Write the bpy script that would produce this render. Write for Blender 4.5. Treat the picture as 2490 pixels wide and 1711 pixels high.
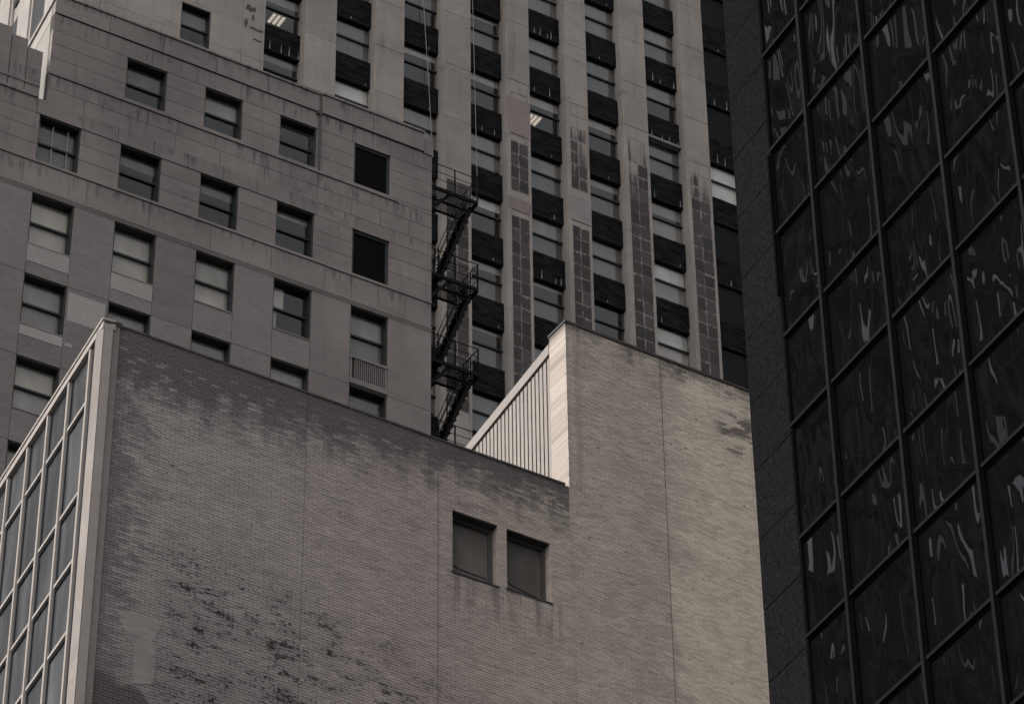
import bpy, math, random
from mathutils import Vector, Matrix
random.seed(7)
sc = bpy.context.scene
for o in list(bpy.data.objects): bpy.data.objects.remove(o)
R = math.radians

# ------------------------------------------------------------------ camera
FPX, W, H = 8300.0, 2490.0, 1711.0
EYE = 1.6
up = Vector((-148., -10700., FPX)).normalized()          # world up seen from the camera (right, down, forward)
fw = (Vector((0, 0, 1)) - up * up.z).normalized()
rt = fw.cross(up)
if rt.x < 0: rt = -rt
MW = Matrix((rt, fw, up))                                # camera vector -> world
cam = bpy.data.cameras.new('camera'); co = bpy.data.objects.new('camera', cam)
sc.collection.objects.link(co); sc.camera = co
cx, cy, cz = MW @ Vector((1, 0, 0)), MW @ Vector((0, -1, 0)), MW @ Vector((0, 0, -1))
m4 = Matrix((cx, cy, cz)).transposed().to_4x4(); m4.translation = (0, 0, EYE)
co.matrix_world = m4
cam.sensor_fit = 'HORIZONTAL'; cam.sensor_width = 36; cam.lens = 36 * FPX / W
cam.clip_start = 0.5; cam.clip_end = 5000

# ------------------------------------------------------------------ sky, sun, exposure
SUN_AZ, SUN_EL = 200.0, 42.0
wd = bpy.data.worlds.new('World'); sc.world = wd; wd.use_nodes = True
nt = wd.node_tree
sky = nt.nodes.new('ShaderNodeTexSky'); sky.sky_type = 'NISHITA'; sky.sun_disc = False
sky.sun_elevation = R(SUN_EL); sky.sun_rotation = R(90 - SUN_AZ)
sky.dust_density = 4.0; sky.air_density = 1.0; sky.ozone_density = 1.0
hs = nt.nodes.new('ShaderNodeHueSaturation'); hs.inputs['Saturation'].default_value = 0.12   # thin overcast: a paler sky
nt.links.new(sky.outputs[0], hs.inputs['Color'])
bg = nt.nodes['Background']; nt.links.new(hs.outputs[0], bg.inputs[0]); bg.inputs[1].default_value = 0.15
sun = bpy.data.lights.new('sun', 'SUN'); sun.energy = 0.5; sun.angle = R(10.0); sun.color = (1.0, 0.93, 0.85)
so = bpy.data.objects.new('sun', sun); sc.collection.objects.link(so)
sd = Vector((math.cos(R(SUN_EL)) * math.cos(R(SUN_AZ)), math.cos(R(SUN_EL)) * math.sin(R(SUN_AZ)), math.sin(R(SUN_EL))))
so.rotation_euler = sd.to_track_quat('Z', 'Y').to_euler(); so.location = sd * 300
vs = sc.view_settings; vs.view_transform = 'Standard'; vs.look = 'None'; vs.gamma = 1.0; vs.use_curve_mapping = False
vs.exposure = 0.95
sc.render.engine = 'CYCLES'
sc.cycles.max_bounces = 6; sc.cycles.transparent_max_bounces = 12

# ------------------------------------------------------------------ node helper
class X:
    """a socket with arithmetic, for one material"""
    def __init__(s, t, v): s.t = t; s.v = v
    def _m(s, op, *a, clamp=False):
        n = s.t.nodes.new('ShaderNodeMath'); n.operation = op; n.use_clamp = clamp
        for i, q in enumerate((s,) + a): put(s.t, q, n.inputs[i])
        return X(s.t, n.outputs[0])
    def __add__(s, o): return s._m('ADD', o)
    def __radd__(s, o): return s._m('ADD', o)
    def __sub__(s, o): return s._m('SUBTRACT', o)
    def __rsub__(s, o): return X.val(s.t, o)._m('SUBTRACT', s)
    def __mul__(s, o): return s._m('MULTIPLY', o)
    __rmul__ = __mul__
    def floor(s): return s._m('FLOOR')
    def mod(s, o): return s._m('FLOORED_MODULO', o)
    def mn(s, o): return s._m('MINIMUM', o)
    def mx(s, o): return s._m('MAXIMUM', o)
    def gt(s, o): return s._m('GREATER_THAN', o)
    def clamp(s): return s._m('ADD', 0.0, clamp=True)
    def ramp(s, a, b):
        n = s.t.nodes.new('ShaderNodeMapRange'); n.interpolation_type = 'SMOOTHSTEP'
        put(s.t, s, n.inputs[0]); n.inputs[1].default_value = a; n.inputs[2].default_value = b
        if a > b:
            n.inputs[1].default_value = b; n.inputs[2].default_value = a; n.inputs[3].default_value = 1; n.inputs[4].default_value = 0
        return X(s.t, n.outputs[0])
    @staticmethod
    def val(t, f):
        n = t.nodes.new('ShaderNodeValue'); n.outputs[0].default_value = f; return X(t, n.outputs[0])
def put(t, q, sock):
    if isinstance(q, X): t.links.new(q.v, sock)
    elif isinstance(q, (int, float)) and hasattr(sock.default_value, '__len__'): sock.default_value = (q, q, q) + ((1,) if len(sock.default_value) == 4 else ())
    elif isinstance(q, tuple): sock.default_value = q if len(q) == len(sock.default_value) else q + (1.0,)
    else: sock.default_value = q
class Mat:
    def __init__(s, name, rough=0.8, spec=0.3, metal=0.0):
        s.m = bpy.data.materials.new(name); s.m.use_nodes = True; s.t = s.m.node_tree
        s.b = s.t.nodes['Principled BSDF']
        s.b.inputs['Roughness'].default_value = rough; s.b.inputs['Metallic'].default_value = metal
        s.b.inputs['Specular IOR Level'].default_value = spec
    def n(s, k): return s.t.nodes.new(k)
    def pos(s):
        g = s.n('ShaderNodeNewGeometry'); q = s.n('ShaderNodeSeparateXYZ'); s.t.links.new(g.outputs['Position'], q.inputs[0])
        return [X(s.t, q.outputs[i]) for i in range(3)]
    def local(s, fr):
        """(along the facade, height above the facade's zero line) of the shading point"""
        x, y, z = s.pos()
        return (x - fr.o[0]) * math.cos(fr.a) + (y - fr.o[1]) * math.sin(fr.a), z - fr.z0
    def comb(s, a, b, c=0.0):
        q = s.n('ShaderNodeCombineXYZ')
        for i, v in enumerate((a, b, c)): put(s.t, v, q.inputs[i])
        return X(s.t, q.outputs[0])
    def noise(s, vec, scale, detail=3.0, rough=0.55, col=False):
        q = s.n('ShaderNodeTexNoise'); put(s.t, vec, q.inputs['Vector']); q.inputs['Scale'].default_value = scale
        q.inputs['Detail'].default_value = detail; q.inputs['Roughness'].default_value = rough
        return X(s.t, q.outputs[1 if col else 0])
    def white(s, vec):
        q = s.n('ShaderNodeTexWhiteNoise'); q.noise_dimensions = '3D'; put(s.t, vec, q.inputs['Vector']); return X(s.t, q.outputs[0])
    def rnd(s):
        q = s.n('ShaderNodeObjectInfo'); return X(s.t, q.outputs['Random'])
    def mix(s, f, a, b):
        q = s.n('ShaderNodeMix'); q.data_type = 'RGBA'; put(s.t, f, q.inputs[0]); put(s.t, a, q.inputs[6]); put(s.t, b, q.inputs[7])
        return X(s.t, q.outputs[2])
    def scale(s, c, f):
        q = s.n('ShaderNodeVectorMath'); q.operation = 'SCALE'; put(s.t, c, q.inputs[0]); put(s.t, f, q.inputs['Scale']); return X(s.t, q.outputs[0])
    def color(s, c): put(s.t, c, s.b.inputs['Base Color']); return s
    def bump(s, h, strength=0.3, dist=0.02):
        q = s.n('ShaderNodeBump'); q.inputs['Strength'].default_value = strength; q.inputs['Distance'].default_value = dist
        put(s.t, h, q.inputs['Height']); s.t.links.new(q.outputs[0], s.b.inputs['Normal']); return s

# ------------------------------------------------------------------ frames: one per facade
class Frame:
    def __init__(s, o, az, z0): s.o = o; s.az = az; s.a = R(az); s.z0 = z0
    def world(s, x, d, t):
        c, q = math.cos(s.a), math.sin(s.a)
        return Vector((s.o[0] + x * c - d * q, s.o[1] + x * q + d * c, s.z0 + t))
NEAR = Frame((-7.977, 54.571), 32.3, 43.108 + EYE)      # painted brick wall, 0 = parapet top at the white pilaster
ANX = Frame((-2.777, 92.802), 31.2, 72.829 + EYE)        # stone block, 0 = right corner
TOW = Frame((0.935, 115.80), 31.2, 92.160 + EYE)         # tower with piers
GLS = Frame((4.395, 43.315), -63.0, 41.285 + EYE)        # dark glass tower
YAZ = -63.3                                              # the second street direction

def proj(p):
    v = p - Vector((0, 0, EYE)); c = MW.transposed() @ v
    return 1245 + FPX * c.x / c.z, 855.5 + FPX * c.y / c.z

# ------------------------------------------------------------------ mesh helpers
CUBEF = [(0, 1, 3, 2), (4, 6, 7, 5), (0, 4, 5, 1), (2, 3, 7, 6), (0, 2, 6, 4), (1, 5, 7, 3)]
class MB:
    def __init__(s): s.v = []; s.f = []
    def box(s, x0, x1, y0, y1, z0, z1, skip=()):
        b = len(s.v)
        s.v += [(x, y, z) for x in (x0, x1) for y in (y0, y1) for z in (z0, z1)]
        s.f += [tuple(b + i for i in f) for k, f in enumerate(CUBEF) if k not in skip]
        return s
    def prism(s, pts, z0, z1):
        n = len(pts); b = len(s.v)
        s.v += [(x, y, z0) for x, y in pts] + [(x, y, z1) for x, y in pts]
        s.f += [tuple(b + i for i in range(n))[::-1], tuple(b + n + i for i in range(n))]
        s.f += [(b + i, b + (i + 1) % n, b + n + (i + 1) % n, b + n + i) for i in range(n)]
        return s
    def face_prism(s, pts, y0, y1):
        """outline given in (x, z), extruded in depth"""
        n = len(pts); b = len(s.v)
        s.v += [(x, y0, z) for x, z in pts] + [(x, y1, z) for x, z in pts]
        s.f += [tuple(b + i for i in range(n)), tuple(b + n + i for i in range(n))[::-1]]
        s.f += [(b + i, b + n + i, b + n + (i + 1) % n, b + (i + 1) % n) for i in range(n)]
        return s
    def tube(s, p, q, r, n=6):
        p, q = Vector(p), Vector(q); a = (q - p).normalized()
        u = a.orthogonal().normalized(); w = a.cross(u); b = len(s.v)
        for c in (p, q):
            for i in range(n):
                g = 2 * math.pi * i / n; s.v.append(tuple(c + (u * math.cos(g) + w * math.sin(g)) * r))
        s.f += [(b + i, b + (i + 1) % n, b + n + (i + 1) % n, b + n + i) for i in range(n)]
        s.f += [tuple(b + i for i in range(n))[::-1], tuple(b + n + i for i in range(n))]
        return s
    def bar(s, p, q, w, h):
        """square bar between two points in the x-z plane direction"""
        p, q = Vector(p), Vector(q); a = (q - p).normalized()
        u = Vector((0, 1, 0)) if abs(a.y) < .9 else Vector((1, 0, 0)); w2 = a.cross(u).normalized(); u = w2.cross(a)
        b = len(s.v)
        for c in (p, q):
            for i, j in ((-1, -1), (1, -1), (1, 1), (-1, 1)): s.v.append(tuple(c + u * (i * w / 2) + w2 * (j * h / 2)))
        s.f += [(b, b + 1, b + 5, b + 4), (b + 1, b + 2, b + 6, b + 5), (b + 2, b + 3, b + 7, b + 6), (b + 3, b, b + 4, b + 7), (b + 3, b + 2, b + 1, b), (b + 4, b + 5, b + 6, b + 7)]
        return s
    def mesh(s, name, mat):
        me = bpy.data.meshes.new(name); me.from_pydata(s.v, [], s.f)
        if mat: me.materials.append(mat)
        me.update(); return me
    def build(s, name, mat, parent=None, loc=(0, 0, 0), rz=0.0, kind=None):
        return link(name, s.mesh(name, mat), parent, loc, rz, kind)
def link(name, me, parent=None, loc=(0, 0, 0), rz=0.0, kind=None):
    o = bpy.data.objects.new(name, me); sc.collection.objects.link(o)
    o.parent = parent; o.location = loc; o.rotation_euler = (0, 0, rz)
    if kind: o['kind'] = kind
    return o
CACHE = {}
def piece(name, parent, mat, x0, x1, y0, y1, z0, z1):
    """a block with its origin at its lower corner; equal blocks share their mesh"""
    k = (name, mat.name, round(x1 - x0, 3), round(y1 - y0, 3), round(z1 - z0, 3))
    if k not in CACHE: CACHE[k] = MB().box(0, x1 - x0, 0, y1 - y0, 0, z1 - z0).mesh(name, mat)
    return link(name, CACHE[k], parent, (x0, y0, z0))
def root(name, label, cat, fr=None, loc=None, rz=None, group=None):
    o = bpy.data.objects.new(name, None); sc.collection.objects.link(o)
    if fr: o.location = (fr.o[0], fr.o[1], 0); o.rotation_euler = (0, 0, fr.a)
    if loc: o.location = loc
    if rz is not None: o.rotation_euler = (0, 0, rz)
    o.empty_display_size = 1
    o['label'] = label; o['category'] = cat
    if group: o['group'] = group
    return o
def struct(o): o['kind'] = 'structure'; return o

# ------------------------------------------------------------------ materials
def stone(name, a, b, dirt, streak=0.5, rough=0.85, tint=0.06, ledges=(), fr=None, grime=0.5):
    m = Mat(name, rough, 0.2); x, y, z = m.pos()
    p = m.comb(x, y, z)
    big = m.noise(p, 0.22, 5, .6); mid = m.noise(p, 1.1, 5, .68); fine = m.noise(p, 11, 4, .7)
    st = m.noise(m.comb(x * 2.6, y * 2.6, z * 0.16), 1.0, 5, .68)
    smear = m.noise(m.comb(x * .5, y * .5, z * 1.6), 1.0, 5, .66)
    drip = m.noise(m.comb(x * 6.5, y * 6.5, z * .55), 1.0, 4, .62)
    c = m.mix(big.ramp(.35, .65), a, b)
    k = st.ramp(.50, .74) * streak * mid.ramp(.3, .7)
    k = k.mx((smear.ramp(.52, .72) * mid.ramp(.35, .65)) * grime)
    for L, w in ledges:                                   # run-off below projecting courses
        t = z - fr.z0 - L
        k = k.mx(t.ramp(.015, -.0) * (t + (drip - .5) * 1.1).ramp(-.75 * w, -.05) * drip.ramp(.42, .66) * mid.ramp(.40, .58) * .95)
    c = m.mix(k.clamp(), c, dirt)
    c = m.mix(fine.ramp(.60, .72) * mid.ramp(.5, .62) * .35, c, tuple(min(1, q * 1.5) for q in b))   # pale scars
    c = m.scale(c, (fine - .5) * .30 + (mid - .5) * .42 + (big - .5) * .35 + (m.rnd() - 0.5) * tint * 2 + 1.0)
    m.color(c); m.bump(fine + mid, .25, .02); return m.m
M_ANX = stone('annex_limestone', (.172, .151, .140), (.208, .182, .166), (.080, .071, .067), .75, ledges=((8.13, 1.1), (5.31, 1.7), (9.0, .7), (1.29, .9), (4.0, .6)), fr=ANX, grime=.6)
M_TOW = stone('tower_terracotta', (.250, .222, .201), (.286, .252, .226), (.112, .099, .091), .85, grime=.6)
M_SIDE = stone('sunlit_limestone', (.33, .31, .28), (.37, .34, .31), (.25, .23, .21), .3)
M_PINK = stone('pink_patch_cement', (.20, .165, .155), (.22, .18, .17), (.17, .14, .13), .1)
M_GREY = stone('grey_patch_cement', (.205, .185, .172), (.235, .212, .197), (.12, .108, .10), .6)
M_CONC = stone('pilaster_limestone', (.225, .202, .185), (.26, .232, .211), (.145, .13, .12), .7, tint=0, grime=.6)

def plain(name, c, rough=.6, spec=.4, metal=0.0, var=.15, sc_=3.0):
    m = Mat(name, rough, spec, metal); x, y, z = m.pos(); p = m.comb(x, y, z)
    n = m.noise(p, sc_, 4, .6)
    m.color(m.scale(c, (n - .5) * var * 2 + 1.0)); m.bump(n, .1, .01); return m.m
M_WHITE = plain('white_painted_metal', (.355, .318, .288), .6, .2)
M_SLAT = plain('white_ribbed_metal', (.305, .272, .245), .6, .2, var=.22)
M_FRAME = plain('black_window_frame', (.013, .013, .015), .5, .4)
M_IRON = plain('black_painted_iron', (.0065, .006, .006), .8, .12)
M_DARK = plain('dark_room', (.02, .02, .021), .9, .1)
M_JOINT = plain('dirty_joint', (.085, .078, .073), .9, .1)
M_GASK = plain('dark_gasket', (.025, .025, .028), .6, .3)
M_PIPE = plain('grey_pipe', (.16, .155, .15), .5, .4)
M_FLASH = plain('dark_flashing', (.055, .05, .048), .7, .3)
M_COPE = plain('weathered_coping', (.10, .09, .085), .9, .1, var=.5, sc_=6.0)
M_LOUV = plain('black_louvre_metal', (.016, .016, .018), .6, .3)
M_CABLE = plain('pale_rope', (.24, .23, .22), .8, .2)
M_GRFRAME = plain('grey_window_frame', (.10, .095, .09), .5, .4)
M_MULL = plain('bronze_mullion', (.0066, .0067, .0080), .7, .05)
M_MULLB = plain('bronze_mullion_side', (.004, .004, .005), .8, .0)
M_STREAK = plain('lime_streak', (.30, .295, .285), .9, .1)

def blind(name, c):
    m = Mat(name, .85, .2); x, y, z = m.pos()
    n = m.noise(m.comb(x * 2.5, y * 2.5, z * .5), 1.0, 3); f = m.noise(m.comb(x, y, z), .6, 2)
    m.color(m.scale(c, (n - .5) * .5 + (f - .5) * .9 + (m.rnd() - .5) * .25 + 1.0)); return m.m
M_BL = [blind('blind_pale', (.50, .455, .405)), blind('blind_grey', (.34, .315, .29)), blind('blind_dim', (.15, .147, .145)), blind('blind_bright', (.85, .82, .76))]
def clear(name, tint, ior=1.5, gl=1.0, rough=.02, wav=0.0):
    m = Mat(name); t = m.t; t.nodes.remove(m.b)
    tr = t.nodes.new('ShaderNodeBsdfTransparent'); tr.inputs[0].default_value = tint + (1,)
    g = t.nodes.new('ShaderNodeBsdfGlossy'); g.inputs['Roughness'].default_value = rough; g.inputs[0].default_value = (gl, gl, gl, 1)
    gm = t.nodes.new('ShaderNodeNewGeometry'); dt = t.nodes.new('ShaderNodeVectorMath'); dt.operation = 'DOT_PRODUCT'
    t.links.new(gm.outputs['Normal'], dt.inputs[0]); t.links.new(gm.outputs['Incoming'], dt.inputs[1])
    f0 = ((ior - 1) / (ior + 1)) ** 2
    fres = (1.0 - X(t, dt.outputs['Value'])._m('ABSOLUTE'))._m('POWER', 5.0) * (1 - f0) + f0
    if wav:
        x, y, z = m.pos(); r = m.rnd()
        h = m.noise(m.comb(x + r * 31, y + r * 17, z * .6), .9, 1)
        b = t.nodes.new('ShaderNodeBump'); b.inputs['Distance'].default_value = wav; put(t, h, b.inputs['Height'])
        t.links.new(b.outputs[0], g.inputs['Normal'])
    mx = t.nodes.new('ShaderNodeMixShader'); put(t, fres, mx.inputs[0]); t.links.new(tr.outputs[0], mx.inputs[1]); t.links.new(g.outputs[0], mx.inputs[2])
    t.links.new(mx.outputs[0], t.nodes['Material Output'].inputs[0]); return m.m
M_PANE = clear('window_glass', (.90, .90, .89), 1.45, 1.0, .03, .0)
M_PANE2 = clear('old_window_glass', (.86, .86, .86), 1.55, 1.0, .03, .0)
# opaque tinted curtain-wall glass of the near building
def curtain_glass():
    m = Mat('tinted_curtain_glass', .06, .55); x, y, z = m.pos(); r = m.rnd()
    n = m.noise(m.comb(x * 1.6 + r * 9, y * 1.6, z * .35), 1.0, 4, .6)
    m.color(m.scale(m.mix(n.ramp(.35, .75), (.055, .057, .062), (.12, .121, .122)), r * .5 + .75))
    h = m.noise(m.comb(x + r * 31, y + r * 17, z * .5), 1.1, 1.5); m.bump(h, 1.0, .012); return m.m
M_CURT = curtain_glass()
def emit(name, c, e):
    m = Mat(name); m.b.inputs['Emission Color'].default_value = c + (1,); m.b.inputs['Emission Strength'].default_value = e; m.color((.8, .8, .75)); return m.m
M_TUBE = emit('fluorescent_tube', (1.0, .86, .70), .34)

# painted brick of the near wall; grime zones follow the wall's own coordinates
BW, BH = 0.2125, 0.0672
SEAMS = [0.0, 4.38, 7.55, 10.90, 13.42, 18.5]
def simple_brick(name, a, mort, fr, w, h, mw=.01, dirt=.4):
    """far brickwork, too small to build"""
    m = Mat(name, .9, .15); s, t = m.local(fr)
    b = m.n('ShaderNodeTexBrick'); put(m.t, m.comb(s, t, 0.0), b.inputs[0]); b.inputs['Scale'].default_value = 1.0
    b.inputs['Brick Width'].default_value = w; b.inputs['Row Height'].default_value = h; b.inputs['Mortar Size'].default_value = mw
    b.inputs['Color1'].default_value = a + (1,); b.inputs['Color2'].default_value = tuple(q * .82 for q in a) + (1,); b.inputs['Mortar'].default_value = mort + (1,)
    x, y, z = m.pos(); n = m.noise(m.comb(s * .6, t * 1.4, 0.0), 1.0, 5, .65); f = m.noise(m.comb(s, t, 1.0), 9, 3)
    c = m.scale(X(m.t, b.outputs[0]), (n - .5) * dirt * 2 + (f - .5) * .4 + (m.rnd() - .5) * .18 + 1.0)
    m.color(c); put(m.t, X(m.t, b.outputs[1]) * -1.0, m.n('ShaderNodeBump').inputs['Height']); return m.m
def brick_mat(name, mortar=False):
    m = Mat(name, .88, .2); s, t = m.local(NEAR); x, y, z = m.pos()
    row = (t * (1 / BH)).floor(); half = row.mod(2.0)
    colm = (s * (1 / BW) + half * .5).floor()
    cell = m.comb(colm, row, 3.0)
    rb = m.white(cell); rb2 = m.white(m.comb(colm, row, 9.0))
    P = m.comb(s, t, 0.0)
    big = m.noise(P, .35, 4, .6); mid = m.noise(P, 1.5, 4, .65); fin = m.noise(P, 9, 4, .7)
    bed = m.noise(m.comb(s * .45, t * 3.2, 0.0), 1.0, 4, .65)           # weathering along the courses
    # base colour of brick
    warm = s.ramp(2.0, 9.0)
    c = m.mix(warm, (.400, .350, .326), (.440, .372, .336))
    light = ((s.ramp(7.0, 12.0) * .42 + (s + (big - .5) * 2.0 + (bed - .5) * 1.2).ramp(12.8, 14.6) * .62) * (mid * .5 + .75)).clamp()  # reflected sunlight, painted into the brick colour towards the right
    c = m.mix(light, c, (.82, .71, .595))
    pale_patch = (s.gt(13.43) * (t + (mid - .5) * .5 + s * .05).ramp(-.35, -.62) * (1.0 - (s * -1.0 + t * -.35).ramp(-12.6, -12.35)))  # paler brick right of the expansion joint, below a ragged line
    c = m.mix(pale_patch * .92, c, (.83, .715, .60))
    c = m.scale(c, (rb - .5) * .22 + (mid - .5) * .35 + (bed - .5) * .36 + 1.06)
    dark = (.138, .124, .117); black = (.035, .033, .034)
    drp = m.noise(m.comb(s * 2.6, t * .35, 1.0), 1.0, 4, .62)              # runs down from the coping
    # soot below the parapet (deeper at the left), odd bricks stay pale
    top = t * -1.0 - s.gt(10.85) * -4.56 * 1.0
    reach = 1.55 - s.ramp(0.0, 10.5) * .75 - s.gt(10.85) * .62
    soot = (top + (mid - .5) * 1.3 + (bed - .5) * .9 + (drp - .5) * 1.5 + (rb2 - .5) * .45 + (fin - .5) * .6 - reach).ramp(.6, -.75) * .92
    keep = 1.0 - rb2.gt(.93) * .38 * (top.ramp(.1, .5))
    # grime along the left edge
    edge = (s + (mid - .5) * 2.2 + (bed - .5) * 1.2 + (rb2 - .5) * .7).ramp(1.15, -.1)
    # black flecks low on the wall
    zone = (t + s * .22 - 1.1 + (big - .5) * 1.8).ramp(-4.3, -6.2) * s.ramp(11.5, 5.5) * s.ramp(.9, 1.7)
    qs = (colm - half * .5 + .5) * BW; qt = (row + .5) * BH                # the brick's own centre
    fl = m.noise(m.comb(qs * .75, qt * 1.9, 4.0), 1.7, 6, .74)
    fleck = m.noise(m.comb(s, t * 2.0, 8.0), 11.0, 5, .78)
    fk2 = m.noise(m.comb(s, t * 1.8, 3.0), 3.4, 6, .74)
    flc = m.noise(m.comb(s * .75, t * 1.7, 4.0), 1.5, 7, .72)
    spots = zone * (((flc * .55 + fk2 * .35 + fleck * .06 + rb * .04).ramp(.545, .62) * .9).mx((fleck * .72 + fk2 * .18 + rb * .10 + (flc - .5) * .55).ramp(.535, .60) * .95)) + zone * flc.ramp(.40, .62) * .22
    corner = (t + s * .12 + (mid - .5) * .6 + s.ramp(.9, 1.6) * .8).ramp(-8.05, -8.35)
    haze_ = (t + s * .35 + (big - .5) * 2.0).ramp(-3.5, -8.0) * .35 * s.ramp(8, 3)
    # stains under the two window sills and at the foot of the raised part
    u = (t + 3.2).ramp(.02, -.0) * (t + 3.2).ramp(-1.5, -.1)
    wst = m.noise(m.comb(s * 5.0, t * .45, 2.0), 1.0, 3, .6).ramp(.45, .62) * u * s.ramp(7.75, 7.95) * s.ramp(10.8, 10.4) * .5
    chip = (m.noise(m.comb(s * 1.3, t * 2.4, 7.0), 2.6, 5, .7) + rb * .05).ramp(.66, .72) * .7
    ur = (s - 15.1 + (mid - .5) * .8).ramp(-.5, .1) * (t - 3.4).ramp(-1.1, -.6) * (t - 3.4).ramp(.45, .2) * (fl + rb * .2).ramp(.55, .68) * .8
    d = (soot * keep).mx(edge * (.35 + fin * .7)).mx(corner).mx(wst).mx(chip).mx(ur).mx(haze_).clamp()
    c = m.mix(d, c, dark)
    c = m.mix(spots * (fin * .8 + .45).clamp(), c, black)
    c = m.mix(fin.ramp(.55, .8) * .25, c, dark)
    if mortar:
        k = s.ramp(4.2, 4.6) * .45 + s.ramp(8.0, 14.0) * .38
        c = m.mix(k + (mid - .5) * .5, m.scale(c, .22), m.scale(c, .92))
    m.color(c); m.bump(fin, .35, .012); return m.m
M_RBR = simple_brick('pale_return_brick', (.285, .253, .226), (.19, .172, .155), NEAR, 3.0, BH, .0, .05)
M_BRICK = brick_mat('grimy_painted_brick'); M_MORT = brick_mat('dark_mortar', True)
M_ABR = simple_brick('annex_tan_brick', (.206, .184, .171), (.158, .141, .132), ANX, .21, .068, .012, .22)
def glazed_black():
    m = Mat('black_glazed_brick', .75, .06); s, t = m.local(TOW); x, y, z = m.pos()
    c_ = m.white(m.comb((s * 2.4).floor(), (t * 4.7).floor(), 1.0)); f = m.noise(m.comb(s, t, 0.0), 7, 4, .7)
    dr = m.noise(m.comb(s * 9.0, t * .9, 2.0), 1.0, 4, .65)
    c = m.scale((.0115, .0108, .0118), c_ * .9 + .5)
    m.color(m.mix((dr.ramp(.62, .76) * f.ramp(.45, .65) * .35).clamp(), c, (.10, .097, .092))); m.bump(f, .4, .02); return m.m
M_SPB = glazed_black()
M_ABR2 = simple_brick('annex_repointed_brick', (.20, .18, .169), (.32, .295, .275), ANX, .21, .068, .026, .15)
M_SPAN = simple_brick('black_spandrel_brick', (.0115, .0112, .0125), (.021, .0208, .0215), TOW, .42, .21, .014, .7)
def soot_tile():
    """terracotta tile, blackened low on the tower; the weathering leaves pale rims"""
    m = Mat('sooty_terracotta', .8, .25); s, t = m.local(TOW); x, y, z = m.pos(); r = m.rnd()
    P = m.comb(s, t, 0.0); n = m.noise(P, 1.6, 5, .7); f = m.noise(P, 10, 4, .7); big = m.noise(P, .35, 3, .5)
    dripn = m.noise(m.comb(s * 9, t * .8, 2.0), 1.0, 4, .65)
    tc = m.n('ShaderNodeTexCoord'); q = m.n('ShaderNodeSeparateXYZ'); m.t.links.new(tc.outputs['Generated'], q.inputs[0])
    gx, gz = X(m.t, q.outputs[0]), X(m.t, q.outputs[2])
    r2 = m.white(m.comb(r, 2.0, 5.0)); r3 = m.white(m.comb(r, 7.0, 1.0))
    rim = (gx.mn(1.0 - gx) + (n - .5) * .28 + (f - .5) * .15 + r3 * .03).ramp(-.02, .08) * (gz + (f - .5) * .16 + r2 * .02).ramp(-.01, .07) * (1.0 - gz + (dripn - .5) * .7 + r2 * .12).ramp(-.04, .17)
    coln = m.noise(m.comb(s * 7.0, t * .12, 6.0), 1.0, 3, .6)
    h = (t + (big - .5) * 6.0 + (coln - .5) * 9.0 + (r - .5) * 2.0 + s * -.12).ramp(13.0, 6.5)
    k = (h * (n * .9 + .55) + (dripn - .5) * .5 * h).clamp() * rim
    c = m.mix(k.ramp(.05, .75) * .97, (.27, .24, .215), m.mix(m.white(m.comb(r, r, 1.0)), (.024, .0205, .0195), (.058, .050, .046)))
    c = m.mix((f.ramp(.6, .8) * .22 + n.ramp(.55, .8) * .18).clamp(), c, (.15, .135, .125))
    m.color(c); m.bump(f, .3, .01); return m.m
M_TILE = soot_tile()
def granite():
    m = Mat('dark_granite', .85, .0); x, y, z = m.pos(); p = m.comb(x, y, z)
    f = m.noise(p, 17, 4, .85); g = m.noise(p, .4, 3)
    m.color(m.scale(m.mix(f.ramp(.35, .7), (.0060, .0058, .0066), (.0175, .0168, .0185)), (g - .5) * .3 + (m.rnd() - .5) * .1 + 1.0)); return m.m
M_GRAN = granite()
def wavy_glass():
    m = Mat('wavy_dark_glass', .015, .5); s, t = m.local(GLS); x, y, z = m.pos(); r = m.rnd()
    m.b.inputs['IOR'].default_value = 1.52
    m.color((.0035, .0033, .0037))
    a = m.noise(m.comb(s + r * 40, (t + s * .7) * .30 + r * 23, 0.0), 1.3, 0.0, .5)
    b = m.noise(m.comb(s + r * 11, (t + s) * .4 + r * 7, 5.0), 3.4, 0.0, .5)
    amp = m.white(m.comb(r, 4.0, 2.0)) * .7 + .55
    m.bump((a + b * .09) * amp, 1.0, .037); return m.m
M_WAVY = wavy_glass()
def mirror_pane(name, c, ro=.06):
    m = Mat(name, ro, .5, .9); m.color(c); return m.m
M_OPP = plain('opposite_brown_stone', (.035, .031, .029), .8, .2)
M_OPP2 = plain('opposite_pale_pier', (.105, .093, .083), .8, .2)
M_OPB = plain('opposite_pale_band', (.075, .069, .064), .8, .2)
M_OPW = [mirror_pane('opposite_sky_pane', (.75, .78, .80)), mirror_pane('opposite_warm_pane', (.42, .38, .34)), mirror_pane('opposite_dim_pane', (.06, .058, .058))]
m = Mat('asphalt', .9, .2); a_, b_, c_ = m.pos(); m.color(m.scale((.05, .05, .052), m.noise(m.comb(a_, b_, c_), 2, 5) + .5)); M_ASPH = m.m
m = Mat('pavement_concrete', .9, .2); a_, b_, c_ = m.pos(); m.color(m.scale((.26, .25, .24), m.noise(m.comb(a_, b_, c_), 1, 5) * .6 + .7)); M_PAVE = m.m

# ------------------------------------------------------------------ ground
struct(MB().box(-1500, 1500, -1500, 1500, -0.3, 0).build('ground', M_ASPH))
PV = Frame((-7.977, 54.571), 32.3, 0)
pv = struct(MB().box(-4, 26, -4.0, 40, 0.0, 0.14).build('pavement', M_PAVE)); pv.location = (PV.o[0], PV.o[1], 0.002); pv.rotation_euler = (0, 0, PV.a)

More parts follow.
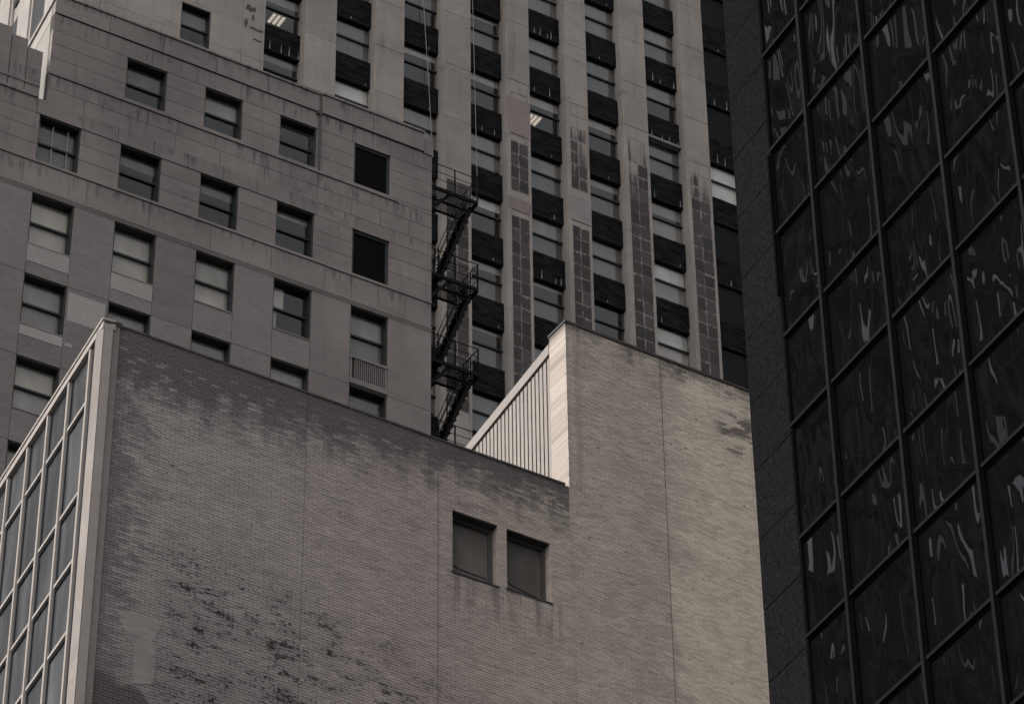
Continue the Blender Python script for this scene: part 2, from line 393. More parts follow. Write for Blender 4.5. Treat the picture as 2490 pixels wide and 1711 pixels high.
# ================================================================== NEAR BRICK BUILDING
Z = NEAR.z0; RAISE = 4.56; STEP = 10.86; SR = 18.5
nb = root('brick_building', 'brick building with sooty painted party wall, white framed curtain wall and raised right parapet', 'building', NEAR)
YL = R(YAZ + 180 - NEAR.az); yd = Vector((math.cos(YL), math.sin(YL)))         # second direction in wall coordinates
B0 = (-.33, .42)
core = MB().prism([(.0, .37), (SR, .37), (SR + yd.x * 30, .37 + yd.y * 30), (yd.x * 30 - .1 + .1, .37 + yd.y * 30)], 0, Z - .35)
core.build('building_core', M_DARK, nb)
WIN = [(7.90, 9.01, -3.24, -1.71), (9.24, 10.33, -3.21, -1.69)]
wl = MB()
D0, D1 = .011, .36
wl.box(0, SR, D0, D1, 0, Z + WIN[0][2])
zb, zt = Z + WIN[0][2], Z + WIN[1][3]
wl.box(0, WIN[0][0], D0, D1, zb, zt); wl.box(WIN[0][1], WIN[1][0], D0, D1, zb, zt); wl.box(WIN[1][1], SR, D0, D1, zb, zt)
wl.box(0, SR, D0, D1, zt, Z - .004); wl.box(STEP + .004, SR, D0, .68, Z - .004, Z + RAISE - .004)
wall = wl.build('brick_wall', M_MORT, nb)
# bricks ----------------------------------------------------------
def wtop(s): return RAISE if s > STEP else 0.0
bricks = []
r0 = int(math.floor(-11.6 / BH)); r1 = int(math.ceil(RAISE / BH))
for r in range(r0, r1):
    z0, z1 = r * BH + .005, (r + 1) * BH - .005
    off = (r % 2) * .5
    for pi in range(len(SEAMS) - 1):
        a, b = SEAMS[pi] + .006, SEAMS[pi + 1] - .006
        k0 = int(math.floor(a / BW + off)) ; k = k0
        while True:
            s0, s1 = (k - off) * BW + .005, (k + 1 - off) * BW - .005
            k += 1
            if s0 > b: break
            s0, s1 = max(s0, a), min(s1, b)
            if s1 - s0 < .012: continue
            if z1 > 0 and s1 < STEP + .02: continue
            if z1 > 0 and s0 < STEP: s0 = STEP
            if z1 > RAISE - .02: continue
            if (z1 < -10.6 + .36 * s0): continue
            spans = [(s0, s1)]
            for (wa, wb, wc, we) in WIN:
                if z1 > wc + .02 and z0 < we - .02:
                    ns = []
                    for p, q in spans:
                        if q <= wa or p >= wb: ns.append((p, q)); continue
                        if p < wa: ns.append((p, wa))
                        if q > wb: ns.append((wb, q))
                    spans = ns
            for p, q in spans:
                if q - p > .012: bricks.append((p, q, z0, z1))
def parea(b):
    p, q, z0, z1 = b
    u, v = proj(NEAR.world((p + q) / 2, 0, (z0 + z1) / 2))
    if not (10 < u < 2480 and 10 < v < 1700): return -1
    if u > 1745: return -1
    A, B_, C_ = [Vector(proj(NEAR.world(*w))) for w in ((p, 0, z0), (q, 0, z0), (p, 0, z1))]
    e, f_ = B_ - A, C_ - A
    return abs(e.x * f_.y - e.y * f_.x)
bricks.sort(key=parea, reverse=True)
def jit(): return random.uniform(-.0035, .0025)
full = {}
for (p, q, z0, z1) in bricks[:300]:
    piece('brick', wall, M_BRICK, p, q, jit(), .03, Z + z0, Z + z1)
rest = MB()
for (p, q, z0, z1) in bricks[300:]:
    rest.box(p, q, jit(), .02, Z + z0, Z + z1, skip=(3,))
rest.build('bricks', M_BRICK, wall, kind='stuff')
# brick return of the raised part (faces the second street)
rk = MB(); rkm = MB()
rz_y = R(YAZ - NEAR.az)
rkm.box(-.66, -.012, .012, .3, Z + .01, Z + RAISE - .01)
ret = rkm.build('return_wall', M_MORT, nb, (STEP + .002, .006, 0), rz_y)
for r in range(0, int(RAISE / BH) - 1):
    z0, z1 = Z + r * BH + .005, Z + (r + 1) * BH - .005
    off = (r % 2) * .5
    for k in range(-4, 1):
        a, b = max((k - off) * BW + .005, -.665), min((k + 1 - off) * BW - .005, 0)
        if b - a > .03: rk.box(a, b, jit(), .03, z0 + .003, z1 - .003)
rk.build('bricks', M_RBR, ret, kind='stuff')
# copings
x = 0.03
for w in (1.72, 1.86, 1.8, 1.9, 1.75, 1.71):
    piece('coping_stone', nb, M_COPE, x, min(x + w - .02, STEP - .03), -.025, .40, Z - .002, Z + .045); x += w
x = STEP - .02
for w in (2.56, 2.3, 2.6, 2.0):
    piece('coping_stone', nb, M_COPE, x, min(x + w - .02, SR), -.02, .70, Z + RAISE - .012, Z + RAISE + .05); x += w
for xs, za, zb_ in ((7.55, -11, -.03), (13.42, -6, RAISE - .05)):
    piece('expansion_joint', nb, M_PIPE, xs - .006, xs + .006, -.006, .01, Z + za, Z + zb_)
# smeared cement patch
MB().face_prism([(.40, Z - 6.80), (.55, Z - 6.72), (1.34, Z - 6.70), (1.30, Z - 6.92), (1.16, Z - 7.2), (1.27, Z - 7.6), (1.25, Z - 8.16), (.82, Z - 8.27), (.80, Z - 7.45), (.62, Z - 7.28), (.48, Z - 7.0)][::-1], -.007, .01).build('cement_patch', M_BRICK, nb)
# pilaster and its dark cap
pil = MB().box(-.37, -.006, -.03, .34, 0, Z - .05).build('pilaster', M_CONC, nb)
MB().box(-.355, .03, -.045, .3, Z - .045, Z + .075).build('pilaster_cap', M_FLASH, nb)
# windows in the brick wall
for i, (a, b, c, e) in enumerate(WIN):
    f = MB(); d = .20
    f.box(a + .002, a + .05, d, d + .1, Z + c, Z + e - .002); f.box(b - .05, b - .002, d, d + .1, Z + c, Z + e - .002)
    f.box(a + .05, b - .05, d, d + .1, Z + e - .06, Z + e - .002); f.box(a + .05, b - .05, d, d + .1, Z + c, Z + c + .06)
    f.box(a + .06, a + .085, d + .03, d + .1, Z + c + .06, Z + e - .06); f.box(b - .085, b - .06, d + .03, d + .1, Z + c + .06, Z + e - .06)
    w = f.build('window', M_GRFRAME, nb)
    MB().box(a + .06, b - .06, d + .05, d + .056, Z + c + .06, Z + e - .06).build('pane', M_PANE2, w)
    MB().face_prism([(a + .03, Z + c + .48 + .04 * i), (a + .35, Z + c + .36), (b - .03, Z + c + .34 - .10 * i), (b - .03, Z + e), (a + .03, Z + e)], d + .10, d + .11).build('blind', M_BL[0], w)  # sheet whose slanted edge imitates a building reflected low in the pane
    MB().box(a + .02, b - .02, d + .13, d + .14, Z + c, Z + e).build('sky_reflection_sheet', M_BL[0], w)  # pale sheet standing in for the grey sky reflection in the pane
    MB().box(a - .03, b + .03, -.02, d, Z + c - .03, Z + c + .004).build('sill', M_FLASH, nb)
    lin = MB()
    lin.box(a + .003, b - .003, .03, d + .1, Z + e - .0015, Z + e + .003); lin.build('lintel', M_FLASH, nb)
# curtain wall on the second street -----------------------------------------------
cwl = MB(); zc = Z + .05
cwl.box(-30, -.335, .20, .26, 0, zc - .1)
cw = cwl.build('curtain_wall', M_GASK, nb, (-.37, -.03, 0), rz_y)
MB().box(-.335, -.002, .0, .2, 0, zc - .06).build('pilaster_side_panel', M_WHITE, cw)  # pilaster's side, paler than its front: the sunlit tone is in the colour
MB().box(-30, -.0, -.02, .25, zc - .22, zc - .07).build('head_beam', M_WHITE, cw)
MB().box(-30, .0, .01, .25, zc - .07, zc - .035).build('shadow_gap', M_GASK, cw)
MB().box(-30, .015, -.04, .25, zc - .035, zc + .03).build('roof_edge', M_WHITE, cw)
mx_ = [-.80 - 1.252 * k for k in range(9)]
tl = [-.25, -1.48, -3.70, -5.32, -6.99, -8.63, -10.3]
for xx in mx_:
    piece('mullion', cw, M_WHITE, xx - .045, xx + .045, .0, .10, Z - 13, zc - .23); piece('mullion_gasket', cw, M_GASK, xx + .046, xx + .11, .05, .11, Z - 13, zc - .23)  # dark gasket strip also draws the shadow line beside each mullion
for i, xx in enumerate(mx_):
    x0 = xx - 1.252 + .111; x1 = xx - .046
    for j, tt in enumerate(tl[1:]):
        piece('transom', cw, M_WHITE, x0, x1, .02, .10, Z + tt - .038, Z + tt + .038); piece('transom_gasket', cw, M_GASK, x0, x1, .05, .11, Z + tt - .085, Z + tt - .039)
        ta, tb = tt + .04, (tl[j] - .086 if j else -.20)
        piece('pane', cw, M_CURT, x0, x1, .085, .10, Z + ta, Z + tb)
dp = MB(); dp.tube((-.50, .10, 0), (-.50, .10, zc - .42), .055, 10); dp.tube((-.645, .16, 0), (-.645, .16, zc - .50), .03, 8); dp.build('downpipe', M_PIPE, cw)
# ribbed roof screen behind the parapet
KZ = 47.673 + EYE
scr = MB().box(-14, -.74, .07, .11, Z - .35, KZ - .42).build('roof_screen', M_GASK, nb, (STEP + .002, .006, 0), rz_y)
MB().box(-14, -.735, -.05, .12, KZ - .42, KZ - .14).build('head_beam', M_SLAT, scr)
for k in range(50):
    x1 = -.78 - .195 * k
    piece('slat', scr, M_SLAT, x1 - .140, x1, 0.0, .010, Z - .35, KZ - .46)
piece('corner_post', scr, M_GASK, -.733, -.67, .03, .1, Z - .3, KZ - .02)

# ================================================================== STONE BLOCK (annex)
Z = ANX.z0
an = root('stone_building', 'grey stone office block with rows of black sash windows behind the brick wall', 'building', ANX)
ya = R(YAZ + 180 - ANX.az); yda = Vector((math.cos(ya), math.sin(ya)))
CO = MB()
CO.prism([(-14.6, 1.7), (-.02, 1.7), (-.02, 17), (-14.6 + yda.x * 17, 17)], 0, Z + 8.9)
CO.prism([(-34, 1.7), (-14.6, 1.7), (-14.6 + yda.x * 17, 17), (-34, 17)], 0, Z + 4.2)
CO.box(-.30, -.02, .31, 1.7, 0, Z + 8.9)
CO.build('building_core', M_DARK, an)
COLS = [(-18.05, -16.50), (-15.03, -13.52), (-12.05, -10.53), (-9.05, -7.60), (-6.12, -4.68), (-3.16, -1.71)]
ROWS = [(5.49, 7.38), (1.42, 3.42), (-2.10, .03), (-5.40, -3.36), (-8.74, -6.69), (-12.10, -10.03), (-15.45, -13.38)]
LFT = -34.0; UL = -14.87
J = .009
def blk(a, b, z0, z1, d=0.0, mat=None, name='stone_block', d1=.30):
    return piece(name, an, mat or M_ANX, a + J, b - J, d, d1, Z + z0 + J, Z + z1 - J)
def course(a, b, z0, z1, n, d=0.0, sh=0.0):
    """a run of ashlar n blocks long"""
    w = (b - a) / n; e = [a + w * (i + (sh if 0 < i < n else 0)) for i in range(n + 1)]
    for i in range(n): blk(e[i], e[i + 1], z0, z1, d + random.uniform(0, .004))
# mortar plane behind the ashlar (with openings left free)
def panel(mb, a, b, z0, z1): mb.box(a, b, .016, .29, Z + z0, Z + z1)
bk = MB()
# parapet
course(UL, -4.62, 8.14, 8.93, 5, -.05); course(-4.54, -.36, 8.14, 8.98, 2, -.07); blk(-.36, .0, 8.08, 8.80, -.04)
course(UL, -4.62, 8.93, 9.03, 4, -.10); course(-4.54, -.36, 8.98, 9.10, 2, -.12)
panel(bk, UL, -.01, 7.42, 8.12)
course(UL, -4.62, 7.38, 8.12, 6, 0, .2); course(-4.54, 0, 7.38, 8.12, 3, 0, -.15)
def wzone(r, c0, mat=None, nm='stone_block', n=3, left=UL):
    z0, z1 = ROWS[r]
    edges = [left] + [v for c in COLS[c0:] for v in c] + [0.0]
    for i in range(0, len(edges), 2):
        a, b = edges[i], edges[i + 1]
        h = (z1 - z0) / n
        for k in range(n): blk(a, b, z0 + h * k, z0 + h * (k + 1), random.uniform(0, .005), mat, nm)
        panel(bk, a + .02, b - .02, z0, z1)
wzone(0, 2)
# sill course and band under row 0
course(UL, -1.4, 5.32, 5.49, 6, -.05); course(-1.4, 0, 5.32, 5.49, 1, 0)
course(UL, -4.6, 4.72, 5.32, 7, 0, .3); course(-4.6, 0, 4.72, 5.32, 3); course(UL, -4.6, 4.08, 4.72, 6, 0, -.2); course(-4.6, 0, 4.0, 4.72, 4, 0, .2)
panel(bk, UL, -.01, 3.45, 5.48)
course(LFT, -15.15, 3.42, 4.08, 8, .0); course(-15.15, -4.6, 3.42, 4.08, 8, -.025, .25); course(-4.6, 0, 3.42, 4.0, 3, 0)
panel(bk, LFT, UL, 3.45, 4.05)
wzone(1, 0, left=LFT)
course(LFT, -4.2, 1.30, 1.42, 9, -.045); course(-4.2, 0, 1.30, 1.42, 2, -.03)
course(LFT, -4.2, .24, 1.30, 13, 0, .1); course(-4.2, 0, .24, 1.30, 4, .012)
panel(bk, LFT, -.01, .06, 1.40)
for q, (za, zb_, dd) in enumerate(((.16, .24, -.05), (.09, .16, -.03), (.03, .09, -.01))):
    blk(LFT, 0, za - J, zb_ + J, dd, M_ANX, 'moulding')
# brick storeys below: piers, spandrels
for r in range(2, 7):
    z0, z1 = ROWS[r]; zn = ROWS[r + 1][1] if r < 6 else z0 - 2
    edges = [LFT] + [v for c in COLS for v in c] + [0.0]
    for i in range(0, len(edges), 2):
        a, b = edges[i], edges[i + 1]
        st = M_ANX if i == len(edges) - 2 or a == COLS[4][1] else M_ABR
        piece('brick_panel' if st is M_ABR else 'stone_block', an, st, a + .008, b - .008, random.uniform(0, .006), .3, Z + zn + .016, Z + z1 - .004)
    for c in COLS:
        if c is COLS[5] and r == 2: continue
        piece('brick_panel', an, M_ABR if c is not COLS[5] else M_ANX, c[0] + .008, c[1] - .008, .01, .3, Z + zn + .016, Z + z0 - .05)
        piece('sill', an, M_ANX, c[0] + .004, c[1] - .004, -.015, .26, Z + z0 - .05, Z + z0)
    panel(bk, LFT, -.01, zn - .004, zn + .03)
bk.build('mortar_backing', M_JOINT, an)
piece('plain_wall', an, M_ABR, LFT, -.008, .0, .3, 0, Z + ROWS[6][0] - 2)
# repointed patches of brick under some windows
for (a, b, z0, z1) in ((-15.02, -13.53, -2.85, -2.14), (-12.04, -10.54, -2.80, -2.14), (-15.02, -13.53, -5.85, -5.46), (-13.45, -12.15, -4.7, -3.55), (-13.45, -13.2, -5.75, -5.6)):
    piece('repointed_patch', an, M_ABR2, a, b, -.004, .012, Z + z0, Z + z1)
# grille under the window in the last column
g = MB(); a, b = COLS[5]; z0 = ROWS[2][0]
g.box(a, b, -.03, .1, Z + z0 - .12, Z + z0 - .02); g.box(a, b, -.02, .1, Z + z0 - 1.2, Z + z0 - .98)
g.box(a + .02, a + .08, -.01, .08, Z + z0 - .98, Z + z0 - .12); g.box(b - .08, b - .02, -.01, .08, Z + z0 - .98, Z + z0 - .12)
for k in range(15):
    xx = a + .2 + k * .079; g.box(xx, xx + .03, .0, .06, Z + z0 - .98, Z + z0 - .12)
gr = g.build('vent_grille', M_ANX, an)
MB().box(a + .02, b - .02, .09, .28, Z + z0 - 1.2, Z + z0 - .03).build('grille_backing', M_FLASH, gr)
# windows
def sash(parent, fr_z, a, b, z0, z1, d, ks, name='window', spec=None, glass=None, lin=.225):
    """frame lining, meeting rail and two sashes; panes and blinds are sub-parts.  ks = (upper blind, lower blind) or None"""
    f = MB(); Zf = fr_z
    f.box(a - .001, a + .05, d - lin + .025, d + .12, Zf + z0, Zf + z1); f.box(b - .05, b + .001, d - lin, d + .12, Zf + z0, Zf + z1)
    f.box(a + .05, b - .05, d - lin, d + .12, Zf + z1 - .05, Zf + z1 + .001); f.box(a + .05, b - .05, d - .05, d + .12, Zf + z0, Zf + z0 + .035)
    zm = z0 + (z1 - z0) * .50
    f.box(a + .05, b - .05, d - .02, d + .08, Zf + zm - .04, Zf + zm + .035)
    w = f.build(name, M_FRAME, parent)
    gl = glass or M_PANE
    piece('pane', w, gl, a + .05, b - .05, d + .02, d + .026, Zf + zm + .035, Zf + z1 - .05)
    piece('pane', w, gl, a + .05, b - .05, d + .05, d + .056, Zf + z0 + .035, Zf + zm - .04)
    for (k, za, zb_) in ((ks[0], zm, z1), (ks[1], z0, zm)):
        if k is None: continue
        mat, fx0, fx1, fz = k if isinstance(k, tuple) else (k, 0, 1, 0)
        aa = a + (b - a) * fx0; bb = a + (b - a) * fx1
        piece('blind', w, mat, aa + .03, bb - .03, d + .13, d + .14, Zf + za + (zb_ - za) * fz, Zf + zb_)
    return w
P_, G_, D_, BR_, G2_ = M_BL[0], M_BL[1], M_BL[2], M_BL[3], blind('blind_slate', (.22, .215, .21))
spec = {(0, 2): ((D_, .1, 1, 0), None), (0, 3): ((G_, 0, 1, 0), None), (0, 4): (None, None), (1, 0): (G_, None), (1, 1): (D_, D_), (1, 2): ((D_, 0, 1, .45), None),
        (1, 3): ((D_, 0, 1, .5), None), (1, 4): ((G_, 0, 1, .7), None), (2, 1): (P_, P_), (2, 2): (P_, P_), (2, 3): (P_, P_), (2, 4): ((P_, 0, .42, 0), (G_, 0, .25, 0)),
        (2, 5): (G_, (D_, .0, 1, 0)), (3, 1): (G_, G_), (3, 2): (G_, G_), (3, 3): (G_, G_), (3, 4): ((G_, 0, 1, .3), None), (3, 5): ((D_, 0, 1, .4), None), (4, 1): (P_, (G_, 0, 1, .3))}
for r in range(7):
    for c in range(6):
        if r == 0 and c < 2: continue
        if c == 5 and r < 2:
            a, b = COLS[c]; z0, z1 = ROWS[r]; f = MB()
            f.box(a, a + .08, .08, .26, Z + z0, Z + z1); f.box(b - .10, b, .08, .26, Z + z0, Z + z1); f.box(a + .08, b - .10, .08, .26, Z + z1 - .09, Z + z1); f.box(a + .08, b - .1, .08, .26, Z + z0, Z + z0 + .05)
            w = f.build('louvre_window', M_FRAME, an)
            sl = MB(); nz = 22
            for k in range(nz):
                zz = Z + z0 + .06 + (z1 - z0 - .16) * k / nz
                b0 = len(sl.v); sl.v += [(a + .08, .12, zz), (b - .1, .12, zz), (b - .1, .20, zz + .075), (a + .08, .20, zz + .075), (a + .08, .12, zz + .012), (b - .1, .12, zz + .012), (b - .1, .20, zz + .087), (a + .08, .20, zz + .087)]
                sl.f += [tuple(b0 + i for i in q) for q in ((0, 3, 2, 1), (4, 5, 6, 7), (0, 1, 5, 4), (2, 3, 7, 6))]
            sl.build('louvre_slats', M_LOUV, w, kind='stuff')
            MB().box(a + .02, b - .02, .27, .29, Z + z0, Z + z1).build('louvre_backing', M_DARK, w)
            continue
        a, b = COLS[c]; z0, z1 = ROWS[r]
        k = spec.get((r, c), (random.choice([P_, G_, D_]), random.choice([G_, D_, None])))
        w = sash(an, Z, a, b, z0, z1, .27, k)
        if (r, c) == (1, 1):
            for xx in (a + .10, a + .60, a + 1.15): piece('glazing_bar', w, M_CABLE, xx, xx + .045, .28, .30, Z + z0 + .04, Z + z1 - .05)
# downpipe on the front
dpx = MB(); dpx.tube((-4.58, -.03, Z + 5.45), (-4.58, -.03, Z + 9.05), .05, 8); dpx.box(-4.72, -4.50, -.1, .02, Z + 8.02, Z + 8.16); dpx.build('downpipe', M_FLASH, an)
MB().tube((-12.45, 1.9, Z + 8.85), (-12.45, 1.9, Z + 10.7), .06, 8).tube((-12.45, 1.9, Z + 10.7), (-12.38, 1.9, Z + 12.5), .06, 8).build('sunlit_sliver', M_WHITE, an)  # white tube added in place of a sunlit sliver of the tower's side
# stepped parapet of the lower wing at the left
for (a, b, t1) in ((-34, -16.30, 6.78), (-16.28, -15.70, 6.50), (-15.68, -15.13, 6.17)):
    z = 4.10
    n = 3
    for k in range(n):
        z1 = 4.10 + (t1 - 4.10) * (k + 1) / n; piece('parapet_block', an, M_ANX, a + .006, b - .006, random.uniform(0, .006), .28, Z + z + .008, Z + z1); z = z1
blk(-34, -15.15, 4.06, 4.20, -.06, M_ANX, 'moulding')
blk(-34, -15.14, 4.56, 4.68, -.03, M_ANX, 'moulding')
# sunlit side wall of the upper block
sy = R(YAZ - ANX.az)
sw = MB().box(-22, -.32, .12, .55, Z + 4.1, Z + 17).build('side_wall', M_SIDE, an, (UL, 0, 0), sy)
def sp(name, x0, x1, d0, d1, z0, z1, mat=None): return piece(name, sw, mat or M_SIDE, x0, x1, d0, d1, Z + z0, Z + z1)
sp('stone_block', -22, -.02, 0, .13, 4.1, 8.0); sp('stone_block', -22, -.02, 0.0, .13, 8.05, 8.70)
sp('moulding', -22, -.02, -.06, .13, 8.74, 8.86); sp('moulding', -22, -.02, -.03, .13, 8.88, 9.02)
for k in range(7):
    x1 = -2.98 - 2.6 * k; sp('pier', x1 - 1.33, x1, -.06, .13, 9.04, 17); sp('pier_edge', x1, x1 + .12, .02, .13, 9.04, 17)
sp('pier', -1.25, -.33, -.02, .13, 9.04, 17)
for k in range(8):
    x0 = -2.86 + .05 - 2.6 * k; x1 = x0 + 1.1 if k else -1.28
    for t0 in (9.1, 13.0):
        f = MB().box(x0, x1, .06, .10, Z + t0, Z + t0 + 3.0); w = f.build('window', M_FRAME, an, (UL, 0, 0), sy)
        MB().box(x0 + .08, x1 - .08, .045, .055, Z + t0 + .1, Z + t0 + 2.9).build('pane', M_GASK, w)

# ================================================================== FIRE ESCAPE on the right flank of the stone block
fe = root('fire_escape', 'black iron fire escape with stairs and railed landings on the stone block corner', 'fire escape', ANX)
LV = [-7.9, -4.0, -.30, 3.53, 7.58]
for i, t in enumerate(LV):
    zz = Z + t; x0, x1, y0, y1 = .03, 2.40, .9, 1.95
    lf = MB()
    for k in range(34):
        xx = x0 + (x1 - x0) * k / 33; lf.box(xx - .012, xx + .012, y0, y1, zz - .02, zz + .02)
    for yy in (y0, (y0 + y1) / 2, y1): lf.box(x0, x1, yy - .03, yy + .03, zz - .09, zz - .02)
    lf.box(x1 - .05, x1 + .02, y0 - .03, y1 + .03, zz - .12, zz + .03); lf.box(x0, x1, y0 - .035, y0 + .015, zz - .07, zz + .06)
    lf.build('landing', M_IRON, fe)
    ra = MB()
    for h, r_ in ((1.16, .02), (.80, .014), (.46, .014)):
        ra.tube((x0, y0, zz + h), (x1, y0, zz + h), r_, 6); ra.tube((x1, y0, zz + h), (x1, y1, zz + h), r_, 6)
    for px, py in ((x1, y0), (x1, y1), (1.46, y0), (.62, y0), (x1, (y0 + y1) / 2)): ra.box(px - .022, px + .022, py - .022, py + .022, zz, zz + 1.18)
    ra.build('railing', M_IRON, fe)
    br = MB()
    br.bar((x0 + .02, y0 + .05, zz - 1.55), (1.25, y0 + .05, zz - .08), .07, .13); br.bar((x0 + .02, y1 - .05, zz - 1.55), (1.25, y1 - .05, zz - .08), .07, .13)
    br.build('bracket', M_IRON, fe)
    zl = Z + (LV[i - 1] if i else t - 3.9)
    st = MB(); A, B_ = (2.28, zz - .05), (.98, zl + .05)
    for yy in (1.18, 1.80): st.bar((A[0], yy, A[1]), (B_[0], yy, B_[1]), .045, .13)
    n = 11
    for k in range(1, n):
        q = k / n; xx = A[0] + (B_[0] - A[0]) * q; zt = A[1] + (B_[1] - A[1]) * q; st.box(xx - .13, xx + .12, 1.18, 1.80, zt - .02, zt + .015)
    for yy in (1.16, 1.82):
        for h in (.85, .5): st.tube((A[0] - .1, yy, A[1] + h), (B_[0] - .1, yy, B_[1] + h), .016, 6)
        for q in (.12, .4, .68, .94):
            xx = A[0] + (B_[0] - A[0]) * q; zt = A[1] + (B_[1] - A[1]) * q; st.box(xx - .11, xx - .08, yy - .015, yy + .015, zt, zt + .86)
    st.build('stair_flight', M_IRON, fe)
ps = MB(); ps.box(.0, .22, .78, .9, 0, Z + 6.3); ps.box(.30, .36, .86, .92, Z - 12, Z + 8.7); ps.build('corner_post', M_IRON, fe)

# ================================================================== TOWER WITH PIERS
Z = TOW.z0; ST = 3.66; KS, KT = .606, .93
tw = root('pier_tower', 'tall office tower with pale vertical piers, black spandrels and soot stained lower tiles', 'tower', TOW)
TC = MB(); ty = yda
TC.prism([(-21.9, 3.2), (24, 3.2), (24, 30), (-21.9 + ty.x * 30, 30)], 0, Z + 40); TC.prism([(-22.0, .75), (24, .75), (24, 3.2), (-21.9, 3.2)], Z + 37, Z + 40)
TC.build('building_core', M_DARK, tw)
PIERS = [(-13.45, None), (-11.47, -9.95), (-7.95, -6.52), (-4.48, -3.07), (-1.17, .04), (2.01, 3.17), (5.15, 6.47), (8.55, 9.89), (12.0, 13.3)]
TB, TT = -16.0, 33.0
# solid left part, ashlar with one window
WX = (-17.45, -16.05, 7.83, 9.98)
for k in range(-9, 18):
    z0 = -0.0 + 1.83 * k + .95; z1 = z0 + 1.83
    e = [-22.1, -19.75, -18.3, -14.55, -13.60, -13.45] if k % 2 else [-22.1, -20.6, -17.9, -14.55, -13.60, -13.45]
    for i in range(len(e) - 1):
        a, b = e[i], e[i + 1]
        if a < WX[0] and b > WX[1] and z1 > WX[2] + .1 and z0 < WX[3] - .1:
            lo, hi = max(z0, min(WX[2], z1)), min(z1, WX[3])
            piece('stone_block', tw, M_TOW, a + .006, WX[0], 0, .8, Z + z0 + .006, Z + z1 - .006); piece('stone_block', tw, M_TOW, WX[1], b - .006, 0, .8, Z + z0 + .006, Z + z1 - .006)
            if z0 < WX[2]: piece('stone_block', tw, M_TOW, WX[0] + .002, WX[1] - .002, 0.001, .8, Z + z0 + .006, Z + WX[2])
            if z1 > WX[3]: piece('stone_block', tw, M_TOW, WX[0] + .002, WX[1] - .002, 0.001, .8, Z + WX[3], Z + z1 - .006)
            continue
        piece('stone_block', tw, M_TOW, a + .006, b - .006, random.uniform(0, .006) + (.06 if a < -13.5 and b > -14 else 0) * 0, .8, Z + z0 + .006, Z + z1 - .006)
MB().box(-22.09, -13.47, .03, .78, 0, Z + 7.7).box(-22.09, -17.5, .03, .78, Z + 7.7, Z + 30).box(-16.0, -13.47, .03, .78, Z + 7.7, Z + 30).build('mortar_backing', M_JOINT, tw)
sash(tw, Z, WX[0], WX[1], WX[2], WX[3], .25, ((D_, 0, 1, 0), None))
# weather-broken facing by the first bay
for (a, b, z0, z1) in ((-14.42, -13.95, 10.95, 11.22), (-14.45, -14.3, 10.0, 10.45), (-14.2, -13.55, 9.93, 10.03), (-14.0, -13.58, 9.35, 9.43), (-14.1, -14.0, 10.5, 10.8)):
    n_ = 5; w_ = b - a; h_ = z1 - z0; jg = lambda q: random.uniform(-.35, .35) * q
    lo_ = [(a + w_ * k / n_, Z + z0 + jg(h_)) for k in range(n_ + 1)]; hi_ = [(a + w_ * k / n_ + jg(w_ / n_), Z + z1 + jg(h_)) for k in range(n_, -1, -1)]
    MB().face_prism(lo_ + hi_, -.012, .02).build('broken_facing', M_FLASH, tw)
# piers -----------------------------------------------------------
TW_ = .02
for pi, (a, b) in enumerate(PIERS):
    if b is None: continue
    mid = (a + b) / 2 - .02
    tiled_top = {3: 5.6, 4: 13.0, 5: 13.0, 6: 13.0, 7: 12.3}.get(pi, -99)
    f = MB()
    f.box(a, b, .022, .78, 0, Z + TT)
    f.box(a - .045, a, .12, .78, 0, Z + TT); f.box(b, b + .05, .2, .78, 0, Z + TT)
    pr = f.build('pier', M_TOW, tw)
    bl, brd = .17, .15
    z = TB; k = 0
    # facing above and below the tiled zone
    segs = []
    zz = tiled_top if tiled_top > -50 else TB
    zz = max(zz, TB)
    while zz < TT - .5:
        h = random.choice([1.83, 3.66, 2.75, 3.2]); z1 = min(zz + h, TT); segs.append((zz, z1)); zz = z1
    for (q0, q1) in segs:
        if pi == 4 and q0 < 12.0 < q1: pass
        piece('facing_stone', pr, M_TOW, a + .002, b - .002, random.uniform(-.012, .004), .03, Z + q0 + .012, Z + q1 - .012)
    if tiled_top > -50:
        zz = TB
        while zz < tiled_top - .1:
            z1 = min(zz + 3.66, tiled_top)
            piece('edge_strip', pr, M_TOW, a + .002, a + bl - .01, random.uniform(-.008, .004), .03, Z + zz + .008, Z + z1 - .008)
            piece('edge_strip', pr, M_TOW, b - brd + .01, b - .002, random.uniform(-.008, .004), .03, Z + zz + .008, Z + z1 - .008)
            zz = z1
        n = int((tiled_top + 7.3) / .732)
        for k in range(n):
            z1 = tiled_top - .732 * k; z0 = z1 - .732
            if pi == 4 and (z1 > 9.8 and z0 < 11.95 or z1 > 5.3 and z0 < 5.95): continue
            if pi == 5 and z1 > 6.1 and z0 < 7.35: continue
            for (xa, xb) in ((a + bl - .02, mid - .013), (mid + .013, b - brd + .01)):
                piece('tile', pr, M_TILE, xa, xb, random.uniform(.0, .008), .03, Z + z0 + .012, Z + z1 - .012)
    if pi == 4:
        piece('replaced_panel', pr, M_PINK, a - .004, b + .004, -.014, .03, Z + 9.76, Z + 11.92); piece('replaced_panel', pr, M_PINK, a - .004, b + .004, -.012, .03, Z + 5.28, Z + 5.98)
    if pi == 5:
        piece('replaced_panel', pr, M_GREY, a + .0, b + .004, -.014, .03, Z + 5.98, Z + 7.40)
